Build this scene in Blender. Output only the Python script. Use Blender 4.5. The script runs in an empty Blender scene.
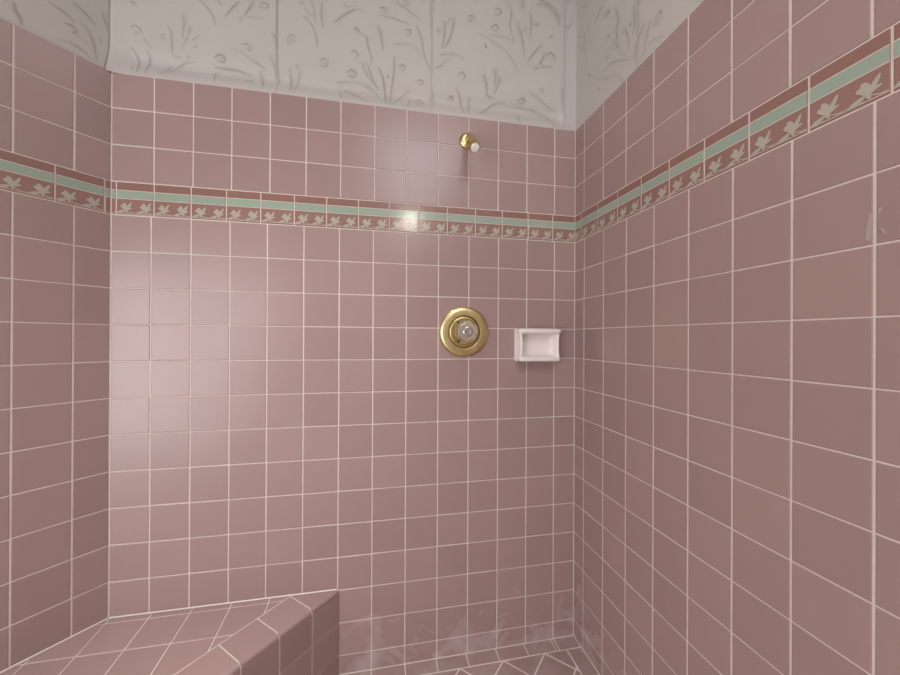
import bpy, bmesh, math, random
from mathutils import Vector, Matrix
random.seed(11)
S = bpy.context.scene
COL = S.collection

# ------------------------------------------------------------------ measures (metres, floor = 0)
T = 0.110                     # tile pitch
ZB = 1.4925                   # underside of the listello border
ZBT = ZB + 0.1002             # top of it
ZTOP = 1.9187                 # top edge of the tiling
CEIL = 2.75
W = 1.5192                    # back wall width
LA, RA = 0.724, 0.0171        # angle of the left / right wall
LLEN, RLEN = 1.15, 3.0
SEAT = 1.4925 - 1.2067        # bench height
GV, GH = 0.0029, 0.0021       # joint widths, upright / level

# reeds and buds printed on the wallpaper: (weight, [(along the wall, height), ...])
STROKES_B = [
  (2.0, [(-0.004, 2.105), (0.014, 2.116), (0.03, 2.134), (0.047, 2.144), (0.062, 2.134)]),
  (1.5, [(0.047, 2.061), (0.052, 2.073), (0.067, 2.068), (0.073, 2.056), (0.064, 2.048), (0.051, 2.052)]),
  (1.0, [(0.077, 2.043), (0.091, 2.022), (0.101, 2.008)]),
  (1.3, [(0.125, 2.045), (0.13, 2.059), (0.137, 2.053), (0.135, 2.041), (0.126, 2.043)]),
  (1.8, [(0.143, 2.089), (0.153, 2.069), (0.155, 2.044), (0.156, 2.013), (0.166, 1.997), (0.18, 2.001)]),
  (1.5, [(0.185, 2.131), (0.189, 2.109), (0.187, 2.077), (0.185, 2.053)]),
  (1.8, [(0.206, 2.096), (0.204, 2.076), (0.194, 2.051), (0.185, 2.03)]),
  (1.8, [(0.217, 1.992), (0.191, 1.987), (0.166, 1.968), (0.139, 1.937)]),
  (1.4, [(0.152, 1.974), (0.139, 1.952), (0.125, 1.935)]),
  (1.8, [(0.044, 2.007), (0.056, 1.99), (0.061, 1.967), (0.065, 1.928)]),
  (1.5, [(0.088, 2.002), (0.091, 1.984), (0.086, 1.956), (0.087, 1.925)]),
  (2.0, [(0.011, 1.979), (0.02, 1.991), (0.028, 1.983), (0.026, 1.973), (0.015, 1.975)]),
  (1.0, [(0.031, 1.974), (0.048, 1.942)]),
  (1.5, [(0.197, 2.004), (0.201, 2.001), (0.199, 2.008)]),
  (1.5, [(0.217, 2.031), (0.224, 2.036)]),
  (1.0, [(0.232, 2.073), (0.211, 2.053)]),
  (2.1, [(0.231, 2.183), (0.253, 2.163), (0.269, 2.141), (0.278, 2.11)]),
  (2.0, [(0.345, 2.2), (0.325, 2.174), (0.305, 2.143)]),
  (2.1, [(0.389, 2.21), (0.37, 2.171), (0.346, 2.133)]),
  (1.2, [(0.333, 2.144), (0.366, 2.156), (0.418, 2.155)]),
  (1.8, [(0.404, 2.195), (0.416, 2.209), (0.429, 2.206), (0.429, 2.193), (0.412, 2.19), (0.404, 2.195)]),
  (1.4, [(0.284, 2.193), (0.293, 2.177)]),
  (1.9, [(0.328, 2.046), (0.367, 2.03), (0.4, 2.01), (0.426, 1.996)]),
  (1.8, [(0.35, 2.061), (0.365, 2.068), (0.379, 2.061), (0.377, 2.048), (0.365, 2.052)]),
  (2.2, [(0.273, 2.009), (0.287, 2.02), (0.302, 2.016), (0.3, 2.002), (0.279, 2.003)]),
  (1.8, [(0.269, 1.986), (0.306, 1.985), (0.342, 1.984), (0.38, 1.975)]),
  (1.4, [(0.272, 1.969), (0.275, 1.933)]),
  (1.5, [(0.361, 1.95), (0.38, 1.957), (0.382, 1.944)]),
  (1.5, [(0.405, 1.993), (0.413, 1.962), (0.418, 1.931)]),
  (1.6, [(0.446, 2.118), (0.456, 2.092), (0.459, 2.061)]),
  (2.0, [(0.46, 2.052), (0.457, 2.019), (0.451, 1.981)]),
  (1.3, [(0.438, 2.043), (0.451, 2.004), (0.453, 1.977)]),
  (2.1, [(0.54, 2.189), (0.567, 2.161), (0.579, 2.129), (0.583, 2.091)]),
  (1.7, [(0.564, 2.245), (0.572, 2.21), (0.578, 2.17)]),
  (1.7, [(0.599, 2.246), (0.595, 2.199), (0.602, 2.154)]),
  (1.8, [(0.525, 2.225), (0.538, 2.233), (0.538, 2.222)]),
  (1.0, [(0.54, 2.215), (0.567, 2.189)]),
  (2.0, [(0.636, 2.18), (0.666, 2.212), (0.707, 2.24), (0.737, 2.238)]),
  (1.5, [(0.666, 2.254), (0.681, 2.243), (0.707, 2.251)]),
  (1.5, [(0.488, 2.093), (0.497, 2.115), (0.512, 2.118), (0.505, 2.094), (0.49, 2.086)]),
  (1.7, [(0.59, 2.038), (0.599, 2.055), (0.617, 2.052), (0.61, 2.03), (0.592, 2.033)]),
  (1.9, [(0.677, 2.019), (0.692, 2.032), (0.708, 2.024), (0.698, 2.009), (0.68, 2.012)]),
  (1.7, [(0.69, 2.084), (0.702, 2.1), (0.715, 2.083), (0.707, 2.074)]),
  (2.2, [(0.699, 2.168), (0.709, 2.177), (0.717, 2.165), (0.702, 2.163)]),
  (1.8, [(0.72, 2.163), (0.743, 2.151), (0.748, 2.12), (0.76, 2.085), (0.755, 2.057)]),
  (1.9, [(0.645, 1.988), (0.687, 1.995), (0.728, 1.992), (0.762, 1.976)]),
  (1.4, [(0.667, 1.971), (0.708, 1.95), (0.749, 1.932)]),
  (1.5, [(0.498, 2.013), (0.5, 1.968), (0.5, 1.932)]),
  (1.5, [(0.531, 2.008), (0.52, 1.965), (0.51, 1.928)]),
  (1.6, [(0.512, 2.013), (0.522, 2.022), (0.524, 2.01)]),
  (1.3, [(0.657, 1.959), (0.66, 1.928)]),
  (1.5, [(0.728, 2.064), (0.744, 2.024), (0.77, 1.996)]),
  (1.8, [(0.78, 2.201), (0.792, 2.159), (0.798, 2.113)]),
  (1.6, [(0.841, 2.291), (0.882, 2.269), (0.927, 2.241)]),
  (1.6, [(0.789, 2.234), (0.835, 2.231), (0.888, 2.219)]),
  (2.0, [(0.783, 2.257), (0.797, 2.262), (0.812, 2.256), (0.803, 2.246), (0.786, 2.249)]),
  (1.9, [(0.873, 2.196), (0.888, 2.202), (0.891, 2.187), (0.876, 2.182)]),
  (1.8, [(0.867, 2.302), (0.885, 2.293), (0.87, 2.29)]),
  (2.0, [(0.912, 2.22), (0.93, 2.176), (0.939, 2.123), (0.958, 2.072)]),
  (1.5, [(0.841, 2.143), (0.882, 2.153), (0.912, 2.14), (0.936, 2.117)]),
  (2.0, [(0.965, 2.32), (0.965, 2.272), (0.963, 2.217)]),
  (2.1, [(0.781, 2.057), (0.798, 2.019), (0.806, 1.967), (0.809, 1.932)]),
  (1.9, [(0.836, 2.101), (0.835, 2.048), (0.829, 2.0), (0.822, 1.934)]),
  (1.7, [(0.851, 2.062), (0.862, 2.076), (0.874, 2.066), (0.859, 2.054)]),
  (1.7, [(0.91, 2.023), (0.928, 2.032), (0.937, 2.021), (0.919, 2.015)]),
  (1.6, [(0.907, 1.954), (0.925, 1.969), (0.937, 1.955), (0.916, 1.946)]),
  (1.7, [(0.886, 1.993), (0.854, 1.962), (0.828, 1.932)]),
  (1.3, [(0.895, 1.97), (0.881, 1.93)]),
  (1.6, [(0.739, 1.99), (0.767, 1.98), (0.796, 1.937)]),
  (1.7, [(0.744, 2.064), (0.761, 2.014), (0.784, 1.982)]),
  (1.7, [(0.81, 2.038), (0.816, 2.027), (0.81, 2.024)]),
  (1.9, [(1.01, 2.256), (1.013, 2.21), (1.003, 2.156)]),
  (1.9, [(1.05, 2.273), (1.033, 2.2), (1.01, 2.154)]),
  (1.4, [(1.023, 2.245), (1.026, 2.259), (1.047, 2.272)]),
  (1.5, [(1.0, 2.132), (1.047, 2.146), (1.081, 2.129)]),
  (1.9, [(1.037, 2.128), (1.007, 2.101), (0.981, 2.08)]),
  (1.7, [(0.983, 2.209), (0.99, 2.223), (0.997, 2.207)]),
  (2.0, [(1.094, 2.277), (1.108, 2.29), (1.122, 2.282), (1.104, 2.269), (1.094, 2.277)]),
  (1.8, [(1.195, 2.329), (1.216, 2.333), (1.22, 2.313), (1.198, 2.313)]),
  (1.8, [(1.181, 2.255), (1.199, 2.272), (1.213, 2.261), (1.195, 2.249)]),
  (2.0, [(1.15, 2.227), (1.206, 2.202), (1.256, 2.169), (1.289, 2.116)]),
  (1.3, [(1.181, 2.232), (1.234, 2.234), (1.27, 2.223)]),
  (1.9, [(1.244, 2.372), (1.263, 2.334), (1.256, 2.285), (1.274, 2.22)]),
  (1.7, [(1.299, 2.258), (1.307, 2.218), (1.311, 2.171)]),
  (2.0, [(1.164, 2.199), (1.165, 2.179)]),
  (1.7, [(1.061, 2.066), (1.078, 2.081), (1.087, 2.063), (1.075, 2.054)]),
  (2.1, [(1.028, 1.985), (1.041, 1.993), (1.045, 1.981)]),
  (1.8, [(1.058, 2.019), (1.072, 1.987), (1.083, 1.936)]),
  (1.5, [(1.104, 1.998), (1.103, 1.938)]),
  (1.8, [(1.157, 2.086), (1.168, 2.054), (1.17, 2.014), (1.193, 2.004)]),
  (1.4, [(1.199, 2.113), (1.203, 2.08), (1.193, 2.031)]),
  (1.7, [(1.219, 2.089), (1.214, 2.061), (1.196, 2.018)]),
  (1.8, [(1.243, 1.997), (1.2, 1.988), (1.144, 1.943)]),
  (2.1, [(1.289, 2.006), (1.308, 2.019), (1.316, 2.006), (1.293, 2.0)]),
  (1.2, [(1.288, 1.961), (1.29, 1.931)]),
  (1.6, [(1.284, 2.298), (1.304, 2.242), (1.314, 2.184)]),
  (1.9, [(1.308, 2.269), (1.318, 2.282), (1.318, 2.263)]),
  (1.6, [(1.335, 2.344), (1.34, 2.3), (1.336, 2.24)]),
  (1.8, [(1.352, 2.295), (1.363, 2.304), (1.372, 2.294)]),
  (1.5, [(1.367, 2.38), (1.407, 2.38), (1.436, 2.355), (1.457, 2.313)]),
  (1.8, [(1.412, 2.26), (1.426, 2.271), (1.428, 2.259)]),
  (1.8, [(1.382, 2.229), (1.352, 2.194), (1.324, 2.156)]),
  (1.9, [(1.396, 2.204), (1.38, 2.164), (1.356, 2.129)]),
  (1.8, [(1.4, 2.186), (1.416, 2.204), (1.437, 2.192), (1.425, 2.179)]),
  (1.2, [(1.344, 2.14), (1.376, 2.15), (1.429, 2.153)]),
  (1.8, [(1.373, 2.058), (1.389, 2.064), (1.386, 2.045)]),
  (1.7, [(1.341, 2.046), (1.377, 2.021), (1.426, 1.994)]),
  (1.7, [(1.282, 1.99), (1.337, 1.986), (1.393, 1.971), (1.422, 1.952), (1.434, 1.919)]),
  (1.6, [(1.468, 2.079), (1.467, 1.987)]),
  (1.5, [(1.506, 2.337), (1.49, 2.303)]),
  (1.5, [(1.482, 2.317), (1.494, 2.304)]),
]
STROKES_L = [
  (2.4, [(0.188, 1.981), (0.185, 1.962), (0.178, 1.948), (0.173, 1.929)]),
  (1.6, [(0.128, 2.028), (0.11, 2.025), (0.091, 2.019), (0.077, 2.01)]),
  (1.8, [(0.082, 2.066), (0.067, 2.059), (0.052, 2.05), (0.034, 2.036)]),
  (2.0, [(0.059, 2.021), (0.047, 2.001), (0.039, 1.979), (0.035, 1.957), (0.032, 1.933)]),
  (1.6, [(0.11, 1.941), (0.088, 1.947), (0.067, 1.945), (0.046, 1.931)]),
  (1.0, [(0.072, 1.979), (0.057, 1.973), (0.041, 1.959)]),
  (1.3, [(0.021, 2.089), (0.014, 2.062), (0.007, 2.038)]),
  (1.0, [(0.026, 2.009), (0.022, 1.987)]),
  (2.4, [(0.098, 1.994), (0.084, 1.996), (0.075, 1.989), (0.081, 1.977)]),
]
STROKES_R = [
  (1.6, [(0.155, 2.263), (0.13, 2.242), (0.11, 2.235)]),
  (1.8, [(0.032, 2.362), (0.049, 2.353), (0.049, 2.336)]),
  (1.5, [(0.027, 2.3), (0.05, 2.241), (0.045, 2.212), (0.062, 2.137)]),
  (1.0, [(0.072, 2.274), (0.073, 2.209)]),
  (1.0, [(0.003, 2.239), (0.045, 2.199)]),
  (1.7, [(0.003, 2.273), (0.021, 2.265), (0.015, 2.256)]),
  (2.0, [(0.16, 2.219), (0.184, 2.213), (0.188, 2.2), (0.165, 2.209)]),
  (2.0, [(0.22, 2.189), (0.235, 2.139), (0.225, 2.108), (0.246, 2.028)]),
  (1.3, [(0.203, 2.103), (0.234, 2.05), (0.255, 2.011)]),
  (1.7, [(0.258, 2.096), (0.279, 2.052), (0.284, 1.999)]),
  (1.7, [(0.278, 2.082), (0.29, 2.08), (0.29, 2.069)]),
  (1.5, [(0.305, 2.131), (0.307, 2.06), (0.302, 2.033)]),
  (1.6, [(0.349, 2.035), (0.32, 2.002), (0.302, 1.964)]),
  (1.6, [(0.369, 2.022), (0.356, 1.983), (0.342, 1.943)]),
  (1.9, [(0.379, 1.996), (0.401, 2.016), (0.41, 2.003), (0.398, 1.99), (0.382, 1.994)]),
  (1.4, [(0.414, 1.94), (0.382, 1.956), (0.363, 1.955)]),
  (1.6, [(0.17, 2.136), (0.189, 2.129), (0.184, 2.115)]),
  (1.6, [(0.161, 2.071), (0.185, 2.065), (0.175, 2.048)]),
  (1.4, [(0.161, 2.095), (0.207, 2.073), (0.25, 2.025), (0.291, 1.967)]),
  (1.4, [(0.161, 2.029), (0.208, 2.024), (0.275, 1.984)]),
  (2.2, [(0.127, 2.026), (0.181, 1.994), (0.225, 1.974), (0.247, 1.944), (0.259, 1.924)]),
  (1.5, [(0.132, 1.995), (0.142, 1.976)]),
  (1.7, [(0.074, 2.086), (0.085, 2.066)]),
  (1.7, [(0.32, 2.112), (0.334, 2.107)]),
]

# ------------------------------------------------------------------ materials
def mat(name):
    m = bpy.data.materials.new(name); m.use_nodes = True
    nt = m.node_tree
    return m, nt, nt.nodes['Principled BSDF']

def N(nt, kind, **kw):
    n = nt.nodes.new(kind)
    for k, v in kw.items():
        if k in n.inputs: n.inputs[k].default_value = v
        else: setattr(n, k, v)
    return n

def ripple(nt, bsdf, scale, strength, dist=0.002):
    tc = N(nt, 'ShaderNodeTexCoord')
    no = N(nt, 'ShaderNodeTexNoise'); no.inputs['Scale'].default_value = scale; no.inputs['Detail'].default_value = 2
    nt.links.new(tc.outputs['Object'], no.inputs['Vector'])
    b = N(nt, 'ShaderNodeBump'); b.inputs['Strength'].default_value = strength; b.inputs['Distance'].default_value = dist
    nt.links.new(no.outputs['Fac'], b.inputs['Height'])
    nt.links.new(b.outputs['Normal'], bsdf.inputs['Normal'])
    return tc

def mixcol(nt, fac, a, b, mode='MIX'):
    m = N(nt, 'ShaderNodeMix', data_type='RGBA', blend_type=mode)
    for s, v in ((m.inputs[0], fac), (m.inputs[6], a), (m.inputs[7], b)):
        if hasattr(v, 'node'): nt.links.new(v, s)
        else: s.default_value = v
    return m.outputs[2]

def glazed(name, col, rough=0.2, scum=0.0, spread=0.10, spec=0.5):
    m, nt, b = mat(name)
    tc = ripple(nt, b, 9.0, 0.25)
    at = N(nt, 'ShaderNodeAttribute', attribute_name='shade')
    lo = tuple(c * (1 - spread) for c in col) + (1,)
    hi = tuple(c * (1 + spread) for c in col) + (1,)
    c = mixcol(nt, at.outputs['Fac'], lo, hi)
    no = N(nt, 'ShaderNodeTexNoise'); no.inputs['Scale'].default_value = 14; no.inputs['Detail'].default_value = 4
    nt.links.new(tc.outputs['Object'], no.inputs['Vector'])
    c = mixcol(nt, no.outputs['Fac'], c, tuple(x * y for x, y in zip(col, (1.03, 0.97, 0.97))) + (1,))
    b.inputs['Roughness'].default_value = rough
    b.inputs['Specular IOR Level'].default_value = spec
    if scum:
        # soap scum and lime: irregular whitish deposit near the floor
        n2 = N(nt, 'ShaderNodeTexNoise'); n2.inputs['Scale'].default_value = 11; n2.inputs['Detail'].default_value = 6
        n2.inputs['Distortion'].default_value = 0.8
        nt.links.new(tc.outputs['Object'], n2.inputs['Vector'])
        sp = N(nt, 'ShaderNodeSeparateXYZ'); nt.links.new(tc.outputs['Object'], sp.inputs[0])
        h = N(nt, 'ShaderNodeMapRange'); h.inputs[1].default_value = 0.0; h.inputs[2].default_value = 0.42
        h.inputs[3].default_value = 0.14; h.inputs[4].default_value = -0.24
        nt.links.new(sp.outputs[2], h.inputs[0])
        ad = N(nt, 'ShaderNodeMath', operation='ADD')
        nt.links.new(n2.outputs['Fac'], ad.inputs[0]); nt.links.new(h.outputs[0], ad.inputs[1])
        r = N(nt, 'ShaderNodeMapRange'); r.inputs[1].default_value = 0.585; r.inputs[2].default_value = 0.84
        r.inputs[3].default_value = 0.0; r.inputs[4].default_value = scum
        nt.links.new(ad.outputs[0], r.inputs[0])
        c = mixcol(nt, r.outputs[0], c, (0.52, 0.435, 0.43, 1))
        rr = N(nt, 'ShaderNodeMapRange'); rr.inputs[3].default_value = rough; rr.inputs[4].default_value = 0.6
        nt.links.new(r.outputs[0], rr.inputs[0]); nt.links.new(rr.outputs[0], b.inputs['Roughness'])
    nt.links.new(c, b.inputs['Base Color'])
    return m

def matte(name, col, rough=0.8, mottle=0.0, scale=40):
    m, nt, b = mat(name)
    tc = ripple(nt, b, scale, 0.15, 0.001)
    if mottle:
        no = N(nt, 'ShaderNodeTexNoise'); no.inputs['Scale'].default_value = scale; no.inputs['Detail'].default_value = 5
        nt.links.new(tc.outputs['Object'], no.inputs['Vector'])
        c = mixcol(nt, no.outputs['Fac'], tuple(x * (1 - mottle) for x in col) + (1,), tuple(x * (1 + mottle) for x in col) + (1,))
        nt.links.new(c, b.inputs['Base Color'])
    else:
        b.inputs['Base Color'].default_value = tuple(col) + (1,)
    b.inputs['Roughness'].default_value = rough
    return m

def metal(name, col, rough, scale=18):
    m, nt, b = mat(name)
    tc = ripple(nt, b, scale, 0.12, 0.001)
    no = N(nt, 'ShaderNodeTexNoise'); no.inputs['Scale'].default_value = 35; no.inputs['Detail'].default_value = 6
    nt.links.new(tc.outputs['Object'], no.inputs['Vector'])
    c = mixcol(nt, no.outputs['Fac'], tuple(x * 0.8 for x in col) + (1,), tuple(min(1, x * 1.15) for x in col) + (1,))
    nt.links.new(c, b.inputs['Base Color'])
    b.inputs['Metallic'].default_value = 1
    r = N(nt, 'ShaderNodeMapRange'); r.inputs[3].default_value = rough * 0.7; r.inputs[4].default_value = rough * 1.4
    nt.links.new(no.outputs['Fac'], r.inputs[0]); nt.links.new(r.outputs[0], b.inputs['Roughness'])
    return m

PINK = (0.332, 0.232, 0.219)
M_TILE = glazed('pink_glazed_tile', PINK, 0.27)
M_TILE_W = glazed('pink_glazed_wall_tile', PINK, 0.27, scum=0.60)
M_FLOOR = glazed('pink_floor_tile', (0.29, 0.20, 0.185), 0.32, scum=0.22)
M_SEAT = glazed('pink_seat_tile', PINK, 0.26)
M_GROUT = matte('cream_grout', (0.62, 0.53, 0.49), 0.85, 0.12, 60)
M_CAULK = matte('pale_caulk', (0.66, 0.58, 0.55), 0.6)
M_BORDER = glazed('russet_border_tile', (0.277, 0.162, 0.140), 0.16, spread=0.06)
M_BROWN = glazed('russet_border_band', (0.257, 0.142, 0.120), 0.16, spread=0.05)
M_GREEN = glazed('sage_border_band', (0.295, 0.375, 0.305), 0.16, spread=0.05)
M_CREAM = glazed('cream_border_line', (0.62, 0.52, 0.44), 0.2, spread=0.04)
M_FLOWER = glazed('pale_flower_glaze', (0.41, 0.385, 0.325), 0.2, spread=0.05)
M_WHITE = matte('white_paint', (0.70, 0.68, 0.65), 0.7)
M_CEIL = matte('ceiling_paint', (0.38, 0.36, 0.34), 0.8)  # grey so the unseen ceiling bounces less light onto the upper walls
M_CERAMIC = glazed('white_ceramic', (0.80, 0.745, 0.715), 0.18, spread=0.02)
M_CERAMIC_IN = glazed('white_ceramic_hollow', (0.78, 0.71, 0.68), 0.3, spread=0.02)
M_BRASS = metal('tarnished_brass', (0.68, 0.56, 0.285), 0.32, 24)
M_BRASS_D = metal('dark_brass', (0.60, 0.46, 0.22), 0.32, 10)
M_CHROME = metal('worn_chrome', (0.72, 0.71, 0.70), 0.16)
M_PLASTIC = matte('white_plastic', (0.80, 0.78, 0.75), 0.35, 0.05, 80)
M_DARK = matte('dark_screw', (0.06, 0.045, 0.03), 0.5)
def acrylic():
    m, nt, b = mat('cloudy_acrylic')
    ripple(nt, b, 60, 0.2, 0.001)
    b.inputs['Base Color'].default_value = (0.86, 0.82, 0.76, 1)
    b.inputs['Transmission Weight'].default_value = 0.8
    b.inputs['IOR'].default_value = 1.49
    b.inputs['Roughness'].default_value = 0.14
    return m
M_ACRYLIC = acrylic()
def paper():
    m, nt, b = mat('printed_wallpaper')
    tc = N(nt, 'ShaderNodeTexCoord')
    no = N(nt, 'ShaderNodeTexNoise'); no.inputs['Scale'].default_value = 6; no.inputs['Detail'].default_value = 5
    nt.links.new(tc.outputs['Object'], no.inputs['Vector'])
    base = mixcol(nt, no.outputs['Fac'], (0.47, 0.432, 0.412, 1), (0.515, 0.476, 0.453, 1))
    at = N(nt, 'ShaderNodeAttribute', attribute_name='shade')
    n2 = N(nt, 'ShaderNodeTexNoise'); n2.inputs['Scale'].default_value = 3.0
    nt.links.new(tc.outputs['Object'], n2.inputs['Vector'])
    ink = mixcol(nt, n2.outputs['Fac'], (0.23, 0.205, 0.195, 1), (0.28, 0.245, 0.205, 1))
    c = mixcol(nt, at.outputs['Fac'], base, ink)
    nt.links.new(c, b.inputs['Base Color'])
    b.inputs['Roughness'].default_value = 0.55
    b.inputs['Specular IOR Level'].default_value = 0.3
    return m
M_PAPER = paper()

# ------------------------------------------------------------------ object helpers
def link(name, bm, mats, parent=None, smooth=False, loc=None):
    me = bpy.data.meshes.new(name)
    bmesh.ops.recalc_face_normals(bm, faces=bm.faces) if smooth == 'recalc' else None
    bm.to_mesh(me); bm.free()
    for m in (mats if isinstance(mats, (list, tuple)) else [mats]): me.materials.append(m)
    if smooth:
        for p in me.polygons: p.use_smooth = True
    o = bpy.data.objects.new(name, me); COL.objects.link(o)
    if parent is not None: o.parent = parent
    if loc is not None: o.location = loc
    return o

def props(o, label=None, cat=None, kind=None, group=None):
    if label: o['label'] = label
    if cat: o['category'] = cat
    if kind: o['kind'] = kind
    if group: o['group'] = group
    return o

def empty(name, loc, label, cat):
    o = bpy.data.objects.new(name, None); COL.objects.link(o); o.location = loc
    o.empty_display_size = 0.05
    return props(o, label, cat)

class Frame:
    """a flat surface: origin, level direction u, second direction v, outward normal n"""
    def __init__(s, o, u, v, n): s.o, s.u, s.v, s.n = map(Vector, (o, u, v, n))
    def p(s, a, b, d=0.0): return s.o + s.u * a + s.v * b + s.n * d

F_BACK = Frame((0, 0, 0), (1, 0, 0), (0, 0, 1), (0, -1, 0))
F_LEFT = Frame((0, 0, 0), (-math.sin(LA), -math.cos(LA), 0), (0, 0, 1), (math.cos(LA), -math.sin(LA), 0))
F_RIGHT = Frame((W, 0, 0), (math.sin(RA), -math.cos(RA), 0), (0, 0, 1), (-math.cos(RA), -math.sin(RA), 0))
F_FLOOR = Frame((0, 0, 0), (1, 0, 0), (0, 1, 0), (0, 0, 1))
F_SEAT = Frame((0, 0, SEAT), (1, 0, 0), (0, 1, 0), (0, 0, 1))

def clip(poly, a, b, c):
    """keep the side a*x + b*y <= c"""
    out = []
    for i in range(len(poly)):
        p, q = poly[i], poly[(i + 1) % len(poly)]
        dp, dq = a * p[0] + b * p[1] - c, a * q[0] + b * q[1] - c
        if dp <= 0: out.append(p)
        if (dp < 0 < dq) or (dq < 0 < dp):
            t = dp / (dp - dq); out.append((p[0] + (q[0] - p[0]) * t, p[1] + (q[1] - p[1]) * t))
    return out

def area(poly): return 0.5 * sum(poly[i][0] * poly[(i + 1) % len(poly)][1] - poly[(i + 1) % len(poly)][0] * poly[i][1] for i in range(len(poly)))

def inset(poly, dx, dy=None):
    """shrink a convex counter-clockwise polygon: dx from upright edges, dy from level ones"""
    dy = dx if dy is None else dy
    out = list(poly)
    for i in range(len(poly)):
        p, q = poly[i], poly[(i + 1) % len(poly)]
        ex, ey = q[0] - p[0], q[1] - p[1]; L = math.hypot(ex, ey)
        if L < 1e-6: continue
        nx, ny = ey / L, -ex / L
        d = math.hypot(nx * dx, ny * dy)
        out = clip(out, nx, ny, nx * p[0] + ny * p[1] - d)
        if len(out) < 3: return []
    return out

def layer(bm):
    return bm.verts.layers.float_color.get('shade') or bm.verts.layers.float_color.new('shade')

def tile(bm, fr, poly, gx, gy, mi=0, depth=0.005, tilt=0.0022, shade=None, lift=0.0):
    """one glazed tile with rounded edges, set a hair out of true"""
    if area(poly) < 0: poly = poly[::-1]
    base = inset(poly, gx / 2, gy / 2)
    if len(base) < 3 or abs(area(base)) < 2e-6: return
    la = layer(bm); sh = random.random() if shade is None else shade
    cx = sum(p[0] for p in base) / len(base); cy = sum(p[1] for p in base) / len(base)
    ta, tb = random.gauss(0, tilt), random.gauss(0, tilt); td = random.gauss(0, 0.00015) if tilt else 0.0
    rings = [(0, -depth), (0, -0.0013), (0.0007, -0.0004), (0.0020, 0)]
    vs = []
    for ins, d in rings:
        pl = inset(base, ins) if ins else base
        if len(pl) != len(base):
            if ins: continue
        ring = []
        for x, y in pl:
            v = bm.verts.new(fr.p(x, y, d + lift + td + (x - cx) * ta + (y - cy) * tb)); v[la] = (sh, sh, sh, 1); ring.append(v)
        vs.append(ring)
    for r0, r1 in zip(vs, vs[1:]):
        for i in range(len(r0)):
            j = (i + 1) % len(r0)
            bm.faces.new((r0[i], r0[j], r1[j], r1[i])).material_index = mi
    bm.faces.new(vs[-1]).material_index = mi

def rect(x0, x1, y0, y1): return [(x0, y0), (x1, y0), (x1, y1), (x0, y1)]

def slab(bm, fr, x0, x1, y0, y1, d0, d1, mi=0):
    la = layer(bm)
    P = [bm.verts.new(fr.p(x, y, d)) for d in (d0, d1) for x, y in rect(x0, x1, y0, y1)]
    for v in P: v[la] = (0.5, 0.5, 0.5, 1)
    for f in ((3, 2, 1, 0), (4, 5, 6, 7), (0, 1, 5, 4), (1, 2, 6, 5), (2, 3, 7, 6), (3, 0, 4, 7)):
        bm.faces.new([P[i] for i in f]).material_index = mi

def polyfill(bm, fr, pts, d, mi=0, sh=0.5, thick=0.0004):
    la = layer(bm)
    top = [bm.verts.new(fr.p(x, y, d)) for x, y in pts]
    bot = [bm.verts.new(fr.p(x, y, d - thick)) for x, y in pts]
    for v in top + bot: v[la] = (sh, sh, sh, 1)
    bm.faces.new(top).material_index = mi
    n = len(pts)
    for i in range(n):
        j = (i + 1) % n
        bm.faces.new((bot[i], bot[j], top[j], top[i])).material_index = mi

# ------------------------------------------------------------------ tiled walls
ROWS = [-0.001] + [ZB - k * T for k in range(13, -1, -1)]
ROWS_UP = [ZBT + k * T for k in range(3)] + [ZTOP]

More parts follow.
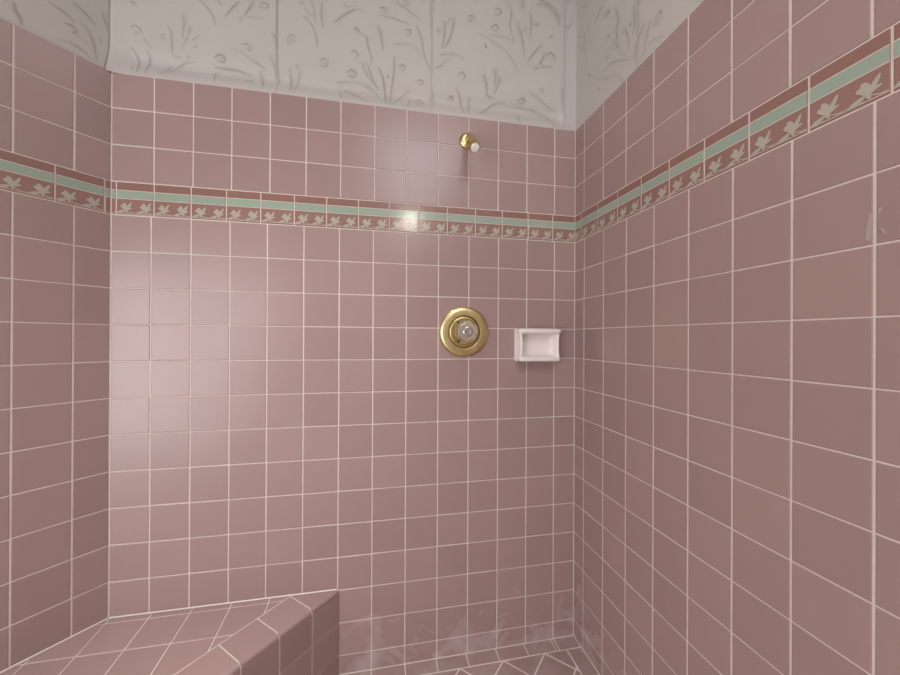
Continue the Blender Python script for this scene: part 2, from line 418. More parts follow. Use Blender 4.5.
def tiled_wall(name, fr, cuts, border_cuts, length, label, upper):
    bm = bmesh.new()
    slab(bm, fr, 0 if name == 'wall_left' else -0.02, length + (0.02 if name == 'wall_back' else 0), -0.03, ZTOP - 0.001, -0.012, -0.0009, 1)       # mortar bed, shows in the joints
    for rows, cc in ((ROWS, cuts), (ROWS_UP, upper)):
        for z0, z1 in zip(rows, rows[1:]):
            for x0, x1 in zip(cc, cc[1:]):
                tile(bm, fr, rect(x0, x1, z0, z1), GV, GH, 0)
    if name == 'wall_right':
        # whitish smear left on the tiles
        la = layer(bm)
        for pts in ([(0.8235, 1.283), (0.829, 1.279), (0.8325, 1.292), (0.8325, 1.320), (0.829, 1.324), (0.826, 1.306)],
                    [(0.8385, 1.318), (0.842, 1.322), (0.843, 1.327), (0.839, 1.327)], [(0.838, 1.300), (0.842, 1.292), (0.847, 1.283), (0.845, 1.294)]):
            polyfill(bm, fr, pts, 0.0006, 2, 0.5, 0.0005)
    o = link(name, bm, [M_TILE_W, M_GROUT, M_SMEAR])
    props(o, label, 'wall', 'structure')
    # listello border: russet strip, sage band, vine of pale flowers
    bm = bmesh.new()
    H = ZBT - ZB
    for i, (x0, x1) in enumerate(zip(border_cuts, border_cuts[1:])):
        sh = random.random()
        tile(bm, fr, rect(x0, x1, ZB, ZBT), GV * 0.8, GH, 0, shade=sh, tilt=0)
        a, b = x0 + GV * 0.4 + 0.0012, x1 - GV * 0.4 - 0.0012
        polyfill(bm, fr, rect(a, b, ZB + H * 0.755, ZBT - 0.0028), 0.0003, 1, sh)
        polyfill(bm, fr, rect(a, b, ZB + H * 0.505, ZB + H * 0.735), 0.0003, 2, sh)
        for c, w in ((0.745, 0.0018), (0.495, 0.0018), (0.055, 0.0011)):
            polyfill(bm, fr, rect(a, b, ZB + H * c - w / 2, ZB + H * c + w / 2), 0.0005, 3, 0.5)
        if x1 - x0 < 0.03: continue
        full = 0.1018
        xe = x1 if x1 - x0 < 0.09 and i == 0 else x0 + full
        for h in (0, 1):
            u0 = xe - full + h * full / 2
            motif(bm, fr, u0, full / 2, ZB, H * 0.5, a, b, name == 'wall_left')
    e = link('tile_border', bm, [M_BORDER, M_BROWN, M_GREEN, M_CREAM, M_FLOWER], o)
    e['kind'] = 'structure'; e['label'] = 'band of russet and sage tiles with pale flowers'
    return o

def curve(pts, n=8):
    out = []
    P = [pts[0]] + list(pts) + [pts[-1]]
    for i in range(1, len(P) - 2):
        p0, p1, p2, p3 = P[i - 1:i + 3]
        for k in range(n):
            t = k / n
            out.append(tuple(0.5 * (2 * p1[c] + (p2[c] - p0[c]) * t + (2 * p0[c] - 5 * p1[c] + 4 * p2[c] - p3[c]) * t * t
                       + (3 * p1[c] - p0[c] - 3 * p2[c] + p3[c]) * t ** 3) for c in (0, 1)))
    out.append(tuple(pts[-1]))
    return out

def leaf(pts, wid):
    """outline of a tapering leaf along a line"""
    c = curve(pts, 5); L, R = [], []
    for i, p in enumerate(c):
        q, r = c[max(i - 1, 0)], c[min(i + 1, len(c) - 1)]
        dx, dy = r[0] - q[0], r[1] - q[1]; d = math.hypot(dx, dy) or 1
        t = i / (len(c) - 1); w = wid * (math.sin(math.pi * min(1, t * 0.94 + 0.03)) ** 0.8 * 0.92 + 0.08) / 2
        L.append((p[0] - dy / d * w, p[1] + dx / d * w)); R.append((p[0] + dy / d * w, p[1] - dx / d * w))
    return L, R

def motif(bm, fr, u0, w, z0, h, lo, hi, flip=False):
    la = layer(bm)
    if flip: u0, w = u0 + w, -w
    def strip(pts, wid, d):
        L, R = leaf([(u0 + x * w, z0 + y * h) for x, y in pts], wid)
        vs = []
        for l, r in zip(L, R):
            if not (lo <= min(l[0], r[0]) and max(l[0], r[0]) <= hi): 
                l = (min(max(l[0], lo), hi), l[1]); r = (min(max(r[0], lo), hi), r[1])
            vs.append((bm.verts.new(fr.p(l[0], l[1], d)), bm.verts.new(fr.p(r[0], r[1], d))))
        for q in vs:
            for v in q: v[la] = (0.5, 0.5, 0.5, 1)
        for (a, b), (c, e) in zip(vs, vs[1:]):
            try: bm.faces.new((a, b, e, c)).material_index = 4
            except ValueError: pass
    j = random.uniform(-0.02, 0.02)
    strip([(0.0, 0.17), (0.2, 0.11), (0.45, 0.16)], 0.0032, 0.0005)           # stem in
    strip([(0.55, 0.28), (0.8, 0.16), (1.0, 0.17)], 0.0022, 0.0005)           # stem out
    strip([(0.08, 0.16), (0.28, 0.22), (0.47, 0.30)], 0.0070, 0.0006)         # lower leaf
    strip([(0.53, 0.30), (0.40, 0.50), (0.24, 0.55 + j)], 0.0105, 0.0007)     # petals
    strip([(0.54, 0.28), (0.48, 0.55), (0.38, 0.74 + j)], 0.0105, 0.0008)
    strip([(0.55, 0.28), (0.66, 0.52), (0.80, 0.80 + j)], 0.0074, 0.0007)     # long upright leaf
    strip([(0.56, 0.30), (0.70, 0.40), (0.84, 0.44)], 0.0050, 0.0006)
    strip([(0.50, 0.33), (0.55, 0.24), (0.57, 0.14)], 0.0060, 0.0009)

M_SMEAR = matte('dried_soap_smear', (0.40, 0.30, 0.275), 0.5)
cols_back = [0.0, 0.1054, 0.2141, 0.3245, 0.4341, 0.5454, 0.6571, 0.7682, 0.881, 0.9932, 1.1039, 1.2145, 1.3249, 1.4349, W]
bord_back = [0.0, 0.0132, 0.1128, 0.2139, 0.3135, 0.4139, 0.5153, 0.6161, 0.7187, 0.8216, 0.9228, 1.0246, 1.1275, 1.2287, 1.3286, 1.4274, W]
cols_right = [0.0, 0.0630, 0.1747, 0.2843, 0.394, 0.5044, 0.6139, 0.7244, 0.8353] + [0.8353 + 0.1102 * k for k in range(1, 20)]
bord_right = [0.0, 0.0400, 0.1403, 0.2426, 0.3438, 0.4434, 0.5449, 0.6461, 0.7488, 0.8525] + [0.8525 + 0.1018 * k for k in range(1, 21)]
cols_left = [0.0, 0.0785, 0.1888] + [0.1888 + 0.110 * k for k in range(1, 9)]
bord_left = [0.0, 0.0143, 0.1148] + [0.1148 + 0.1018 * k for k in range(1, 10)]
up_back = [0.0, 0.1120, 0.2189, 0.328, 0.4410, 0.5511, 0.6603, 0.7717, 0.8803, 0.9909, 1.1016, 1.2125, 1.3235, 1.4340, W]
cols_right = [0.0] + [c - 0.0012 for c in cols_right[1:]]
up_right = [0.0] + [c - 0.0032 for c in cols_right[1:]]
wb = tiled_wall('wall_back', F_BACK, cols_back, bord_back, W, 'back wall of square pink tiles behind the brass shower fittings', up_back)
wr = tiled_wall('wall_right', F_RIGHT, cols_right, bord_right, RLEN, 'right wall of pink tiles running towards the camera', up_right)
wl = tiled_wall('wall_left', F_LEFT, cols_left, bord_left, LLEN, 'angled left wall of pink tiles above the bench', cols_left)

# ------------------------------------------------------------------ wallpaper above the tiles
PD = -0.006                                                 # paper lies behind the tile faces
def paper_depth(z):
    """uneven plaster: a shallow hollow just above the tiles, then out to the tile edge"""
    t = z - ZTOP
    return PD - 0.0130 * math.exp(-((t - 0.054) / 0.026) ** 2) + 0.0050 * math.exp(-(t / 0.024) ** 2)

def wallpaper(parent, fr, x0, x1, strokes, copies, seams, hollow, name='wallpaper'):
    bm = bmesh.new(); la = layer(bm)
    dep = (lambda x, z: PD + (paper_depth(z) - PD) * min(1, max(0, (1.475 - x) / 0.02))) if hollow else (lambda x, z: PD)
    zs = [ZTOP - 0.006 + 0.005 * k for k in range(33)]; zs += [zs[-1] + (CEIL - zs[-1]) * k / 8 for k in range(1, 9)]
    nx = max(2, int((x1 - x0) / 0.012)) if hollow else 4
    grid = []
    for z in zs:
        row = []
        for i in range(nx + 1):
            x = x0 + (x1 - x0) * i / nx
            v = bm.verts.new(fr.p(x, z, dep(x, z))); v[la] = (0, 0, 0, 1); row.append(v)
        grid.append(row)
    for r0, r1 in zip(grid, grid[1:]):
        for i in range(nx): bm.faces.new((r0[i], r0[i + 1], r1[i + 1], r1[i]))
    count = [0]
    def stroke(w, pts, dx, dz, strong=0.72):
        count[0] += 1; off = 0.00025 + 0.000004 * count[0]
        c = curve(pts, 5); n = len(c); prev = None
        amp = strong * min(1, 0.45 + 0.27 * w)
        for i, p in enumerate(c):
            q, r = c[max(i - 1, 0)], c[min(i + 1, n - 1)]
            ex, ez = r[0] - q[0], r[1] - q[1]; d = math.hypot(ex, ez) or 1
            t = i / (n - 1); k = 0.35 + 0.65 * math.sin(math.pi * (0.08 + 0.84 * t))
            hw = 0.0031 * w * (0.6 + 0.4 * k) / 2 * 1.7
            tri = []
            for s, a in ((-1, 0), (-0.3, 1), (0.3, 1), (1, 0)):
                x, z = p[0] + dx - ez / d * hw * s, p[1] + dz + ex / d * hw * s
                x = min(max(x, x0 + 0.0005), x1 - 0.0005); z = max(z, ZTOP - 0.004)
                v = bm.verts.new(fr.p(x, z, dep(x, z) + off)); f = a * amp * k
                v[la] = (f, f, f, 1); tri.append(v)
            if prev:
                for k2 in range(3): bm.faces.new((prev[k2], prev[k2 + 1], tri[k2 + 1], tri[k2]))
            prev = tri
    for dx, dz in [(0, 0)] + copies:
        for w, pts in strokes:
            if max(p[1] for p in pts) + dz > CEIL - 0.02: continue
            if (dx or dz) and not (x0 < min(p[0] for p in pts) + dx and max(p[0] for p in pts) + dx < x1): continue
            stroke(w, pts, dx, dz)
            L = sum(math.hypot(pts[i+1][0] - pts[i][0], pts[i+1][1] - pts[i][1]) for i in range(len(pts) - 1))
            closed = math.hypot(pts[-1][0] - pts[0][0], pts[-1][1] - pts[0][1]) < 0.55 * L
            if closed:                                       # bud: shaded heart of the flower
                a, b = pts[-1], pts[len(pts) // 2]
                stroke(2.6, [a, ((a[0] + b[0]) / 2, (a[1] + b[1]) / 2 - 0.002), b], dx, dz, 0.30)
            elif L > 0.03:                                   # reed: a fainter companion line
                o = random.choice((-1, 1)) * random.uniform(0.004, 0.009); e = random.choice((-1, 1)) * random.uniform(0, 0.006)
                q = [(p[0] + o * (1 - 0.6 * i / (len(pts) - 1)), p[1] + e) for i, p in enumerate(pts)]
                stroke(1.0, q, dx, dz, 0.36)
                if L > 0.06:
                    o = -o * random.uniform(0.8, 1.8)
                    q = [(p[0] + o * (1 - 0.8 * i / (len(pts) - 1)), p[1] - e) for i, p in enumerate(pts)][:max(2, len(pts) - 1)]
                    stroke(0.8, q, dx, dz, 0.28)
    for x, s in seams:                                       # butt joints between the paper lengths
        stroke(0.9, [(x, ZTOP), (x, ZTOP + 0.3), (x, CEIL)], 0, 0, s)
    o = link(name, bm, M_PAPER, parent, smooth=True)
    o['kind'] = 'structure'; o['label'] = 'cream wallpaper with sketched grey reeds and buds'
    return o

wallpaper(wb, F_BACK, 0.0, W + 0.006, STROKES_B, [(0.02, 0.42)], [(0.4574, 1.0), (0.9665, 0.6), (1.4755, 0.45)], True)
wallpaper(wr, F_RIGHT, -0.005, RLEN, STROKES_R, [(0.509, 0.0), (1.018, 0.0), (1.527, 0.0), (2.036, 0), (0.25, 0.25), (0.76, 0.25), (1.27, 0.25)], [(0.321, 0.35), (0.535, 0.25)], False)
wallpaper(wl, F_LEFT, -0.004, LLEN, STROKES_L, [(0.3, 0.02), (0.6, 0.0), (0.1, 0.4), (0.5, 0.4)], [], False)
# the back length of paper laps round the left corner and lifts at its edge
bm = bmesh.new(); la = layer(bm)
edge = [(2.02 + 0.73 * k / 6, 0.0025) for k in range(7)][::-1] + [(2.0, 0.003), (1.985, 0.0038), (1.968, 0.006), (1.95, 0.0085), (1.935, 0.011), (1.9165, 0.0145)]
prev = None
for z, e in edge:
    ring = []
    lift = 0.0015 + 0.004 * max(0, min(1, (2.0 - z) / 0.08))
    p0 = F_BACK.p(0.045, z, paper_depth(z) - 0.0001)
    p1 = F_BACK.p(0.012, z, paper_depth(z) * 0.6 + 0.0012 + lift * 0.3)
    p2 = F_LEFT.p(e * 0.5, z, PD + 0.004 + lift); p3 = F_LEFT.p(e, z, PD + 0.0012 + lift * 0.9)
    p4 = F_LEFT.p(e + 0.0030, z, PD + 0.0004); p5 = F_LEFT.p(e + 0.0045, z, PD + 0.0004)
    for p, s in ((p0, 0), (p1, 0), (p2, 0), (p3, 0.05), (p3, 0.9), (p4, 1.0 if z < 2.0 else 0.8), (p5, 0.0)):  # gap shadow beside the lifted edge is put into the colour
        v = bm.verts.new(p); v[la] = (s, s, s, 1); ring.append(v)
    if prev:
        for i in range(6):
            if i == 3: continue
            bm.faces.new((prev[i], prev[i + 1], ring[i + 1], ring[i]))
    prev = ring
o = link('wallpaper_edge', bm, M_PAPER, wb, smooth=True); o['kind'] = 'structure'
o['label'] = 'lifting edge of the wallpaper lapped round the left corner'

# ------------------------------------------------------------------ floor
bm = bmesh.new()
def front_x(y): return 0.664 + 0.92 * y                      # foot of the bench face
slab(bm, F_FLOOR, -1.9, 1.62, -1.45, 0.015, -0.05, -0.0012, 1)
G = 0.0042
cx = [0.6571, 0.7682, 0.881, 0.9905, 1.0990, 1.2085, 1.317, 1.4238, 1.4360, W]
for a, b in zip(cx, cx[1:]): tile(bm, F_FLOOR, rect(a, b, -0.053, -0.001), 0.003, 0.0035, 0)
def below_bench(poly): return clip(poly, -1, 0.92, -0.664 - 0.002)
xr = 1.4600
yy = -0.053
for k in range(12):
    sl = math.tan(RA)
    p = [(xr + sl * (-yy), yy), (xr + sl * (-yy + T), yy - T), (W + sl * (-yy + T), yy - T), (W + sl * -yy, yy)]
    tile(bm, F_FLOOR, p, 0.0045, 0.0035, 0); yy -= T
D = 0.1545
for i in range(-30, 8):
    for j in range(0, 40):
        cxx = 1.2209 - D / 2 + i * D / 1.0 + (j % 2) * D / 2
        cyy = -0.053 - D / 2 * j
        if cyy < -1.37: continue
        p = [(cxx, cyy - D / 2), (cxx + D / 2, cyy), (cxx, cyy + D / 2), (cxx - D / 2, cyy)]
        p = clip(p, 0, 1, -0.053)
        if len(p) > 2: p = clip(p, 1, math.tan(RA), xr)
        if len(p) > 2: p = below_bench(p)
        if len(p) > 2: p = clip(p, -1, 0, 0.75)
        if len(p) > 2 and abs(area(p)) > 1e-4: tile(bm, F_FLOOR, p, G, G, 0, tilt=0.006)
o = link('floor', bm, [M_FLOOR, M_GROUT])
props(o, 'shower floor of pink tiles laid on the diagonal', 'floor', 'structure')

# ------------------------------------------------------------------ tiled bench
bench = empty('shower_bench', (0.2, -0.4, 0), 'pink tiled bench built in along the left wall, with a rounded front edge', 'bench')
BO = Vector((0.2, -0.4, 0))
def local(o):
    for v in o.data.vertices: v.co -= BO
    return o
bd = Vector((-0.92, -1, 0)).normalized()                     # along the front edge
bn = Vector((-bd.y, bd.x, 0)); bn = bn if bn.x > 0 else -bn   # facing the shower
FO = Vector((0.664, 0, 0))
LEN = 1.20
# core (mortar) under the tiles
bm = bmesh.new(); la = layer(bm)
lx = lambda d: F_LEFT.p(d, 0)
foot = [Vector((0.001, -0.001, 0)), lx(1.12) + F_LEFT.n * 0.001, FO + bd * LEN - bn * 0.0009, FO - bn * 0.0009 + Vector((-0.002, -0.001, 0))]
lo_ = [bm.verts.new((v.x, v.y, -0.0005)) for v in foot]; hi_ = [bm.verts.new((v.x, v.y, SEAT - 0.0016 - (0.011 if i > 1 else 0))) for i, v in enumerate(foot)]
mid = [bm.verts.new((v.x, v.y, SEAT - 0.0016)) for v in (FO + bd * LEN - bn * 0.012, FO - bn * 0.012)]
for i in (0, 1, 3): bm.faces.new((lo_[i], lo_[(i + 1) % 4], hi_[(i + 1) % 4], hi_[i]))
bm.faces.new((lo_[2], lo_[3], hi_[3], hi_[2]))
bm.faces.new((hi_[0], hi_[1], mid[0], mid[1])); bm.faces.new((mid[0], hi_[2], hi_[3], mid[1]))
bmesh.ops.recalc_face_normals(bm, faces=bm.faces)
for v in bm.verts: v[la] = (0.5, 0.5, 0.5, 1)
local(link('grout_bed', bm, M_GROUT, bench)).location = (0, 0, 0)
# caulk where the seat meets the two walls
bm = bmesh.new(); la = layer(bm)
for fr, n0, n1 in ((F_BACK, 0.003, 0.655), (F_LEFT, 0.003, 1.10)):
    a = [bm.verts.new(fr.p(x, z, d)) for x in (n0, n1) for z, d in ((SEAT + 0.0008, 0.0013), (SEAT + 0.0034, 0.0013), (SEAT + 0.0022, 0.0020), (SEAT + 0.0009, 0.0042))]
    for i in range(3): bm.faces.new((a[i], a[i + 1], a[i + 5], a[i + 4]))
for v in bm.verts: v[la] = (0.5, 0.5, 0.5, 1)
cl = local(link('caulk', bm, M_CAULK, bench)); cl['label'] = 'pale caulk line where the seat meets the walls'
# seat field
CAPW = 0.112
bm = bmesh.new()
rows = [0.0, -0.0225, -0.1345, -0.2455, -0.3565, -0.4675, -0.5785, -0.6895, -0.8005, -0.9115]
for r, (ya, yb) in enumerate(zip(rows, rows[1:])):
    for k in range(-9, 7):
        x = lambda kk, y: 0.0042 + 0.1108 * kk - 0.040 * y
        p = [(x(k, yb), yb), (x(k + 1, yb), yb), (x(k + 1, ya), ya), (x(k, ya), ya)]
        # inside the cap strip and in front of the left wall
        c0 = FO - bn * CAPW
        p = clip(p, bn.x, bn.y, bn.x * c0.x + bn.y * c0.y)
        if len(p) > 2: p = clip(p, -F_LEFT.n.x, -F_LEFT.n.y, -0.001)
        if len(p) > 2 and abs(area(p)) > 3e-5: tile(bm, F_SEAT, p, 0.0032, 0.0032, 0)
local(link('seat', bm, M_SEAT, bench))
# cap of bull-nosed tiles along the front edge
bm = bmesh.new(); la = layer(bm)
R = 0.011
prof = [(-CAPW + 0.0016, -0.005), (-CAPW + 0.0016, -0.0012), (-CAPW + 0.0028, -0.0002), (-CAPW + 0.005, 0)]
prof += [(-R + R * math.sin(a), -R + R * math.cos(a)) for a in [math.pi / 2 * k / 7 for k in range(8)]]
prof += [(0, -R - 0.004), (-0.006, -R - 0.004)]
cuts = [0.0, 0.107, 0.2155, 0.3235] + [0.3235 + 0.109 * k for k in range(1, 9)]
for s0, s1 in zip(cuts, cuts[1:]):
    sh = random.random(); rings = []
    td = random.gauss(0, 0.0002)
    for s, ins in ((s0 + 0.0018, 0.0012), (s0 + 0.003, 0), (s1 - 0.003, 0), (s1 - 0.0018, 0.0012)):
        ring = []
        for a, b in prof:
            p = FO + bd * s + bn * (a - ins * (a > -0.02)) + Vector((0, 0, SEAT + b + td - ins * (b > -0.004)))
            if p.y > -0.001:                                  # trimmed where it runs into the back wall
                p = p - bd * ((p.y + 0.001) / bd.y)
            v = bm.verts.new(p); v[la] = (sh, sh, sh, 1); ring.append(v)
        rings.append(ring)
    for r0, r1 in zip(rings, rings[1:]):
        for i in range(len(prof) - 1): bm.faces.new((r0[i], r1[i], r1[i + 1], r0[i + 1]))
    bm.faces.new(rings[0][::1]); bm.faces.new(rings[-1][::-1])
bmesh.ops.remove_doubles(bm, verts=bm.verts, dist=1e-6)
bmesh.ops.recalc_face_normals(bm, faces=bm.faces)
local(link('edge_cap', bm, M_SEAT, bench))
# front face
F_FRONT = Frame(FO, bd, (0, 0, 1), bn)
bm = bmesh.new()
zr = [0.0005, ZB - 13 * T, ZB - 12 * T, SEAT - R - 0.004]
for r, (z0, z1) in enumerate(zip(zr, zr[1:])):
    for s0, s1 in zip(cuts, cuts[1:]):
        p = rect(s0, s1, z0, z1 + (0.001 if r == 2 else 0))
        tile(bm, F_FRONT, p, 0.0034, 0.0028, 0)
local(link('front', bm, M_TILE, bench))

# ------------------------------------------------------------------ lathe / loft helpers
def lathe(prof, seg=64, lobes=0, amp=0.0):
    """profile of (radius, distance from the wall) turned about the wall's normal (-y)"""
    bm = bmesh.new(); la = layer(bm); rings = []
    for r, d in prof:
        ring = []
        for i in range(seg):
            a = 2 * math.pi * i / seg
            rr = r * (1 + amp * math.cos(lobes * a)) if lobes else r
            v = bm.verts.new((rr * math.cos(a), -d, rr * math.sin(a))); v[la] = (.5, .5, .5, 1); ring.append(v)
        rings.append(ring)
    for r0, r1 in zip(rings, rings[1:]):
        for i in range(seg):
            j = (i + 1) % seg; bm.faces.new((r0[i], r0[j], r1[j], r1[i]))
    bm.faces.new(rings[-1]); bm.faces.new(rings[0][::-1])
    bmesh.ops.recalc_face_normals(bm, faces=bm.faces)
    return bm

def arc(r0, d0, r1, d1, n=6, bulge=1):
    """quarter-ellipse from (r0,d0) to (r1,d1)"""
    out = []
    for k in range(n + 1):
        t = math.pi / 2 * k / n
        if bulge > 0: out.append((r1 + (r0 - r1) * math.cos(t), d0 + (d1 - d0) * math.sin(t)))
        else: out.append((r0 + (r1 - r0) * math.sin(t), d1 + (d0 - d1) * math.cos(t)))
    return out

def autosmooth(o, deg=35):
    for p in o.data.polygons: p.use_smooth = True
    o.data.set_sharp_from_angle(angle=math.radians(deg))
    return o

# ------------------------------------------------------------------ shower valve
V = empty('shower_valve', (1.0862, 0, 1.1492), 'large round brass shower valve with a clear knob, left of the soap dish', 'shower valve')
prof = [(0.0895, 0.0), (0.0895, 0.003)] + arc(0.0895, 0.003, 0.072, 0.013, 8)[1:] + [(0.062, 0.0135)] + arc(0.062, 0.0135, 0.055, 0.009, 6, -1)[1:] + [(0.0545, 0.005), (0.0, 0.005)]
autosmooth(link('escutcheon', lathe(prof), M_BRASS, V), 50)
autosmooth(link('inner_ring', lathe([(0.0535, 0.004), (0.0535, 0.010)] + arc(0.0535, 0.010, 0.047, 0.012, 4)[1:] + [(0.046, 0.0085), (0.030, 0.0075), (0.0, 0.0075)]), M_BRASS_D, V), 50)
autosmooth(link('sleeve', lathe([(0.034, 0.006)] + arc(0.034, 0.012, 0.029, 0.019, 5) + [(0.0265, 0.020), (0.0265, 0.034), (0.0, 0.034)]), M_BRASS, V), 45)
kn = autosmooth(link('knob', lathe([(0.022, 0.030), (0.033, 0.033), (0.0385, 0.040), (0.0385, 0.052), (0.034, 0.059), (0.024, 0.062), (0.0, 0.062)], 80, 10, 0.035), M_ACRYLIC, V), 40)
autosmooth(link('knob_cap', lathe([(0.0175, 0.060), (0.0175, 0.0635)] + arc(0.0175, 0.0635, 0.013, 0.066, 4)[1:] + [(0.0115, 0.064), (0.0, 0.0635)]), M_CHROME, kn), 45)
for a in (2.15, -2.15):
    bm = lathe([(0.0042, 0.008), (0.0042, 0.0105), (0.003, 0.0118), (0, 0.0118)], 16)
    bmesh.ops.translate(bm, vec=(0.0405 * math.cos(a), 0, 0.0405 * math.sin(a)), verts=bm.verts)
    autosmooth(link('screw', bm, M_DARK, V))

# ------------------------------------------------------------------ shower arm
A = empty('shower_outlet', (1.0950, 0, 1.8310), 'small brass shower arm without a head, high on the back wall', 'shower outlet')
autosmooth(link('flange', lathe([(0.0295, 0.0), (0.0295, 0.002)] + arc(0.0295, 0.002, 0.0125, 0.012, 8)[1:] + [(0.0, 0.012)]), M_BRASS, A), 50)
def tube(path, rad, seg=24):
    bm = bmesh.new(); la = layer(bm); rings = []
    for i, p in enumerate(path):
        p = Vector(p); q = Vector(path[max(i - 1, 0)]); r = Vector(path[min(i + 1, len(path) - 1)])
        t = (r - q).normalized(); x = Vector((1, 0, 0)); x = (x - t * x.dot(t)).normalized(); y = t.cross(x)
        ring = []
        for k in range(seg):
            a = 2 * math.pi * k / seg; rr = rad[i] if isinstance(rad, (list, tuple)) else rad
            v = bm.verts.new(p + (x * math.cos(a) + y * math.sin(a)) * rr); v[la] = (.5, .5, .5, 1); ring.append(v)
        rings.append(ring)
    for r0, r1 in zip(rings, rings[1:]):
        for k in range(seg):
            j = (k + 1) % seg; bm.faces.new((r0[k], r0[j], r1[j], r1[k]))
    bm.faces.new(rings[0][::-1]); bm.faces.new(rings[-1])
    bmesh.ops.recalc_face_normals(bm, faces=bm.faces)
    return bm
path = [(0, -0.006, 0), (0, -0.030, 0)]
bend = math.radians(50); br = 0.030
for k in range(1, 9):
    t = bend * k / 8; path.append((0, -0.030 - br * math.sin(t), -br * (1 - math.cos(t))))
ex = Vector(path[-1]); dr = Vector((0, -math.cos(bend), -math.sin(bend)))
path.append(tuple(ex + dr * 0.070))
pipe = autosmooth(link('pipe', tube(path, 0.0108), M_BRASS, A), 50)
e0 = ex + dr * 0.066
autosmooth(link('collar', tube([tuple(e0 + dr * s) for s in (0, 0.002, 0.004, 0.026, 0.028, 0.0285)], [0.0125, 0.0165, 0.0178, 0.0178, 0.0165, 0.0150]), M_BRASS_D, A), 50)
autosmooth(link('end_plug', tube([tuple(e0 + dr * s) for s in (0.026, 0.029, 0.0305, 0.0312)], [0.0148, 0.0148, 0.0135, 0.009]), M_PLASTIC, A), 50)['label'] = 'white plug in the open end of the arm'

# ------------------------------------------------------------------ soap dish
DX, DZ = 1.3600, 1.1030
Dh = empty('soap_dish', (DX, 0, DZ), 'white ceramic soap dish set into the pink tiles beside the right corner', 'soap dish')
def outline(hw, hh, r, waist=0.0, n=6):
    pts = []
    for cx, cy, a0 in ((hw - r, -hh + r, -90), (hw - r, hh - r, 0), (-hw + r, hh - r, 90), (-hw + r, -hh + r, 180)):
        nn = n
        for k in range(nn + 1):
            a = math.radians(a0 + 90 * k / nn); pts.append([cx + r * math.cos(a), cy + r * math.sin(a)])
    # subdivide the straight edges so the waist can curve
    out = []
    for i in range(len(pts)):
        p, q = pts[i], pts[(i + 1) % len(pts)]
        m = 8 if i % (n + 1) == n else 1
        for k in range(m): out.append([p[0] + (q[0] - p[0]) * k / m, p[1] + (q[1] - p[1]) * k / m])
    for p in out:
        p[0] *= 1 - waist * (1 - min(1, abs(p[1]) / hh) ** 2)
    return out
bm = bmesh.new(); la = layer(bm)
rings = []
spec = [(0.083, 0.0610, 0.008, 0.00, 0.000), (0.083, 0.0610, 0.008, 0.00, 0.004), (0.0805, 0.0590, 0.008, 0.01, 0.009), (0.0790, 0.0575, 0.008, 0.035, 0.022),
        (0.0785, 0.0570, 0.008, 0.045, 0.036), (0.0770, 0.0560, 0.008, 0.045, 0.0405), (0.0745, 0.0540, 0.008, 0.045, 0.0425), (0.0720, 0.0500, 0.008, 0.045, 0.0422),
        (0.0695, 0.0440, 0.009, 0.04, 0.0400), (0.0670, 0.0415, 0.010, 0.03, 0.034), (0.0640, 0.0400, 0.012, 0.02, 0.014), (0.0600, 0.0360, 0.014, 0.0, 0.0085), (0.040, 0.020, 0.010, 0.0, 0.0075)]
for hw, hh, r, wa, d in spec:
    ring = []
    for x, z in outline(hw, hh, r, wa):
        v = bm.verts.new((x, -d, z)); v[la] = (.5, .5, .5, 1); ring.append(v)
    rings.append(ring)
n = len(rings[0])
for r0, r1 in zip(rings, rings[1:]):
    for i in range(n):
        j = (i + 1) % n; bm.faces.new((r0[i], r0[j], r1[j], r1[i]))
bm.faces.new(rings[-1])
bmesh.ops.recalc_face_normals(bm, faces=bm.faces)
body = autosmooth(link('body', bm, M_CERAMIC, Dh), 60)
def bar(name, z, rz, ry, d, hw, sag=0.0):
    bm = bmesh.new(); la = layer(bm); rings = []; NX = 24
    for i in range(NX + 1):
        t = -1 + 2 * i / NX; e = max(0.25, (1 - abs(t) ** 14)) ** 0.5
        ring = []
        for k in range(20):
            a = 2 * math.pi * k / 20
            v = bm.verts.new((hw * t, -d - ry * e * math.cos(a), z + sag * (1 - t * t) + rz * e * math.sin(a))); v[la] = (.5, .5, .5, 1); ring.append(v)
        rings.append(ring)
    for r0, r1 in zip(rings, rings[1:]):
        for k in range(20):
            j = (k + 1) % 20; bm.faces.new((r0[k], r0[j], r1[j], r1[k]))
    bm.faces.new(rings[0]); bm.faces.new(rings[-1])
    bmesh.ops.recalc_face_normals(bm, faces=bm.faces)
    return autosmooth(link(name, bm, M_CERAMIC, Dh), 60)
bar('top_bar', 0.0500, 0.0110, 0.018, 0.034, 0.0825)
bar('tray_lip', -0.0530, 0.0075, 0.017, 0.034, 0.0790)

# ------------------------------------------------------------------ the rest of the room, behind the camera
def plain(name, pts, label, m=M_WHITE, cat='wall'):
    bm = bmesh.new(); la = layer(bm)
    f = bm.faces.new([bm.verts.new(p) for p in pts])
    for v in bm.verts: v[la] = (.5, .5, .5, 1)
    r = bmesh.ops.extrude_face_region(bm, geom=[f]); 
    n = f.normal.copy() if f.normal.length else Vector((0, 0, 1))
    f.normal_update(); n = f.normal.copy()
    bmesh.ops.translate(bm, vec=-n * 0.05, verts=[v for v in r['geom'] if isinstance(v, bmesh.types.BMVert)])
    bmesh.ops.recalc_face_normals(bm, faces=bm.faces)
    return props(link(name, bm, m), label, cat, 'structure')
le = F_LEFT.p(LLEN, 0)
xr_end = F_RIGHT.p(RLEN, 0)
YR = -3.0
plain('wall_side', [(le.x, le.y, 0), (le.x, le.y, CEIL), (-1.8, le.y, CEIL), (-1.8, le.y, 0)], 'plain wall beyond the left shower wall')
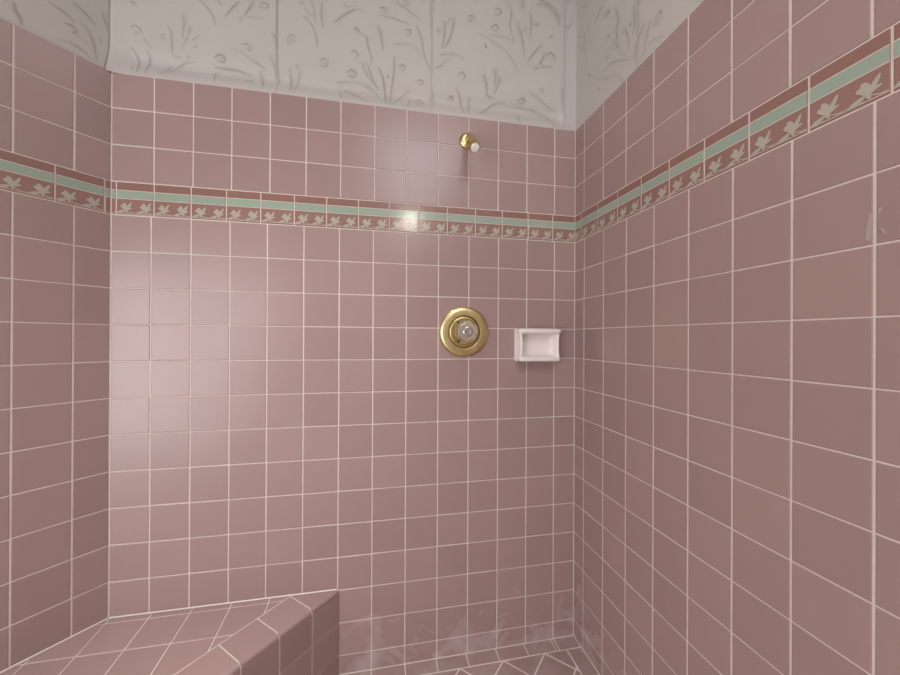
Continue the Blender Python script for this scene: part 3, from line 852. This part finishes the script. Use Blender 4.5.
plain('wall_far_left', [(-1.8, le.y, 0), (-1.8, le.y, CEIL), (-1.8, YR, CEIL), (-1.8, YR, 0)], 'plain left wall of the room behind the camera')
plain('wall_rear', [(-1.8, YR, 0), (-1.8, YR, CEIL), (1.60, YR, CEIL), (1.60, YR, 0)], 'plain rear wall behind the camera')
plain('floor_outer', [(-1.85, -1.45, 0), (-1.85, YR - 0.05, 0), (1.65, YR - 0.05, 0), (1.65, -1.45, 0)], 'pale floor of the room behind the camera', M_WHITE, 'floor')  # unseen floor, made pale to bounce light onto the lower walls
plain('ceiling', [(-1.85, 0.05, CEIL), (1.65, 0.05, CEIL), (1.65, YR - 0.05, CEIL), (-1.85, YR - 0.05, CEIL)], 'unseen ceiling above the shower, greyed to cut its bounce', M_CEIL, 'ceiling')

# ------------------------------------------------------------------ light
def area_light(name, loc, to, sx, sy, power, col, shape='RECTANGLE', spread=180):
    l = bpy.data.lights.new(name, 'AREA'); l.shape = shape; l.size = sx; l.size_y = sy; l.energy = power; l.color = col; l.spread = math.radians(spread)
    o = bpy.data.objects.new(name, l); COL.objects.link(o); o.location = loc
    o.rotation_euler = (Vector(to) - Vector(loc)).to_track_quat('-Z', 'Y').to_euler()
    return o
area_light('vanity_lamp', (1.03, -1.62, 2.05), (0.7, 0, 1.2), 0.085, 0.085, 1.2, (1.0, 0.94, 0.84), 'DISK')
area_light('ceiling_lamp', (1.15, -0.80, CEIL - 0.06), (1.0, -0.65, 0), 0.40, 0.40, 1.4, (1.0, 0.95, 0.90), 'DISK')
area_light('bench_fill', (0.50, -0.62, CEIL - 0.06), (0.50, -0.60, 0), 0.25, 0.25, 3.3, (0.98, 0.97, 0.96), 'DISK', 62)  # added fill that brightens the seat, no known fitting
area_light('rear_window', (-0.55, YR + 0.06, 0.95), (0.4, 0, 0.65), 2.4, 1.85, 39, (0.95, 0.96, 1.0))
area_light('side_fill', (-1.72, -1.95, 0.90), (1.2, -0.4, 0.6), 1.7, 1.6, 22, (1.0, 0.97, 0.93))  # added fill from the left for the right wall, no known window
area_light('skylight', (1.10, -2.05, CEIL - 0.06), (1.10, -2.0, 0), 0.65, 1.1, 12, (0.93, 0.95, 1.0))
w = bpy.data.worlds.new('World'); S.world = w; w.use_nodes = True
w.node_tree.nodes['Background'].inputs[0].default_value = (0.8, 0.85, 0.9, 1)
w.node_tree.nodes['Background'].inputs[1].default_value = 0.3

# ------------------------------------------------------------------ camera
yaw, pitch, roll = 0.193634, 0.0013053, -0.0046372
c, s = math.cos(yaw), math.sin(yaw); Ry = Matrix(((c, -s, 0), (s, c, 0), (0, 0, 1)))
c, s = math.cos(pitch), math.sin(pitch); Rp = Matrix(((1, 0, 0), (0, c, s), (0, -s, c)))
c, s = math.cos(roll), math.sin(roll); Rr = Matrix(((c, 0, -s), (0, 1, 0), (s, 0, c)))
Mx = Rr @ Rp @ Ry
right_, fwd, up = Mx[0], Mx[1], Mx[2]
cam = bpy.data.cameras.new('camera'); cam.sensor_width = 36; cam.lens = 358.169 / 900 * 36; cam.clip_start = 0.01
co = bpy.data.objects.new('camera', cam); COL.objects.link(co)
co.matrix_world = Matrix(((right_.x, up.x, -fwd.x, 0.79144), (right_.y, up.y, -fwd.y, -1.24677), (right_.z, up.z, -fwd.z, 1.4925 - 0.36523), (0, 0, 0, 1)))
S.camera = co
S.view_settings.view_transform = 'Standard'; S.view_settings.look = 'None'; S.view_settings.gamma = 1
S.view_settings.use_curve_mapping = False
S.view_settings.exposure = 0.60
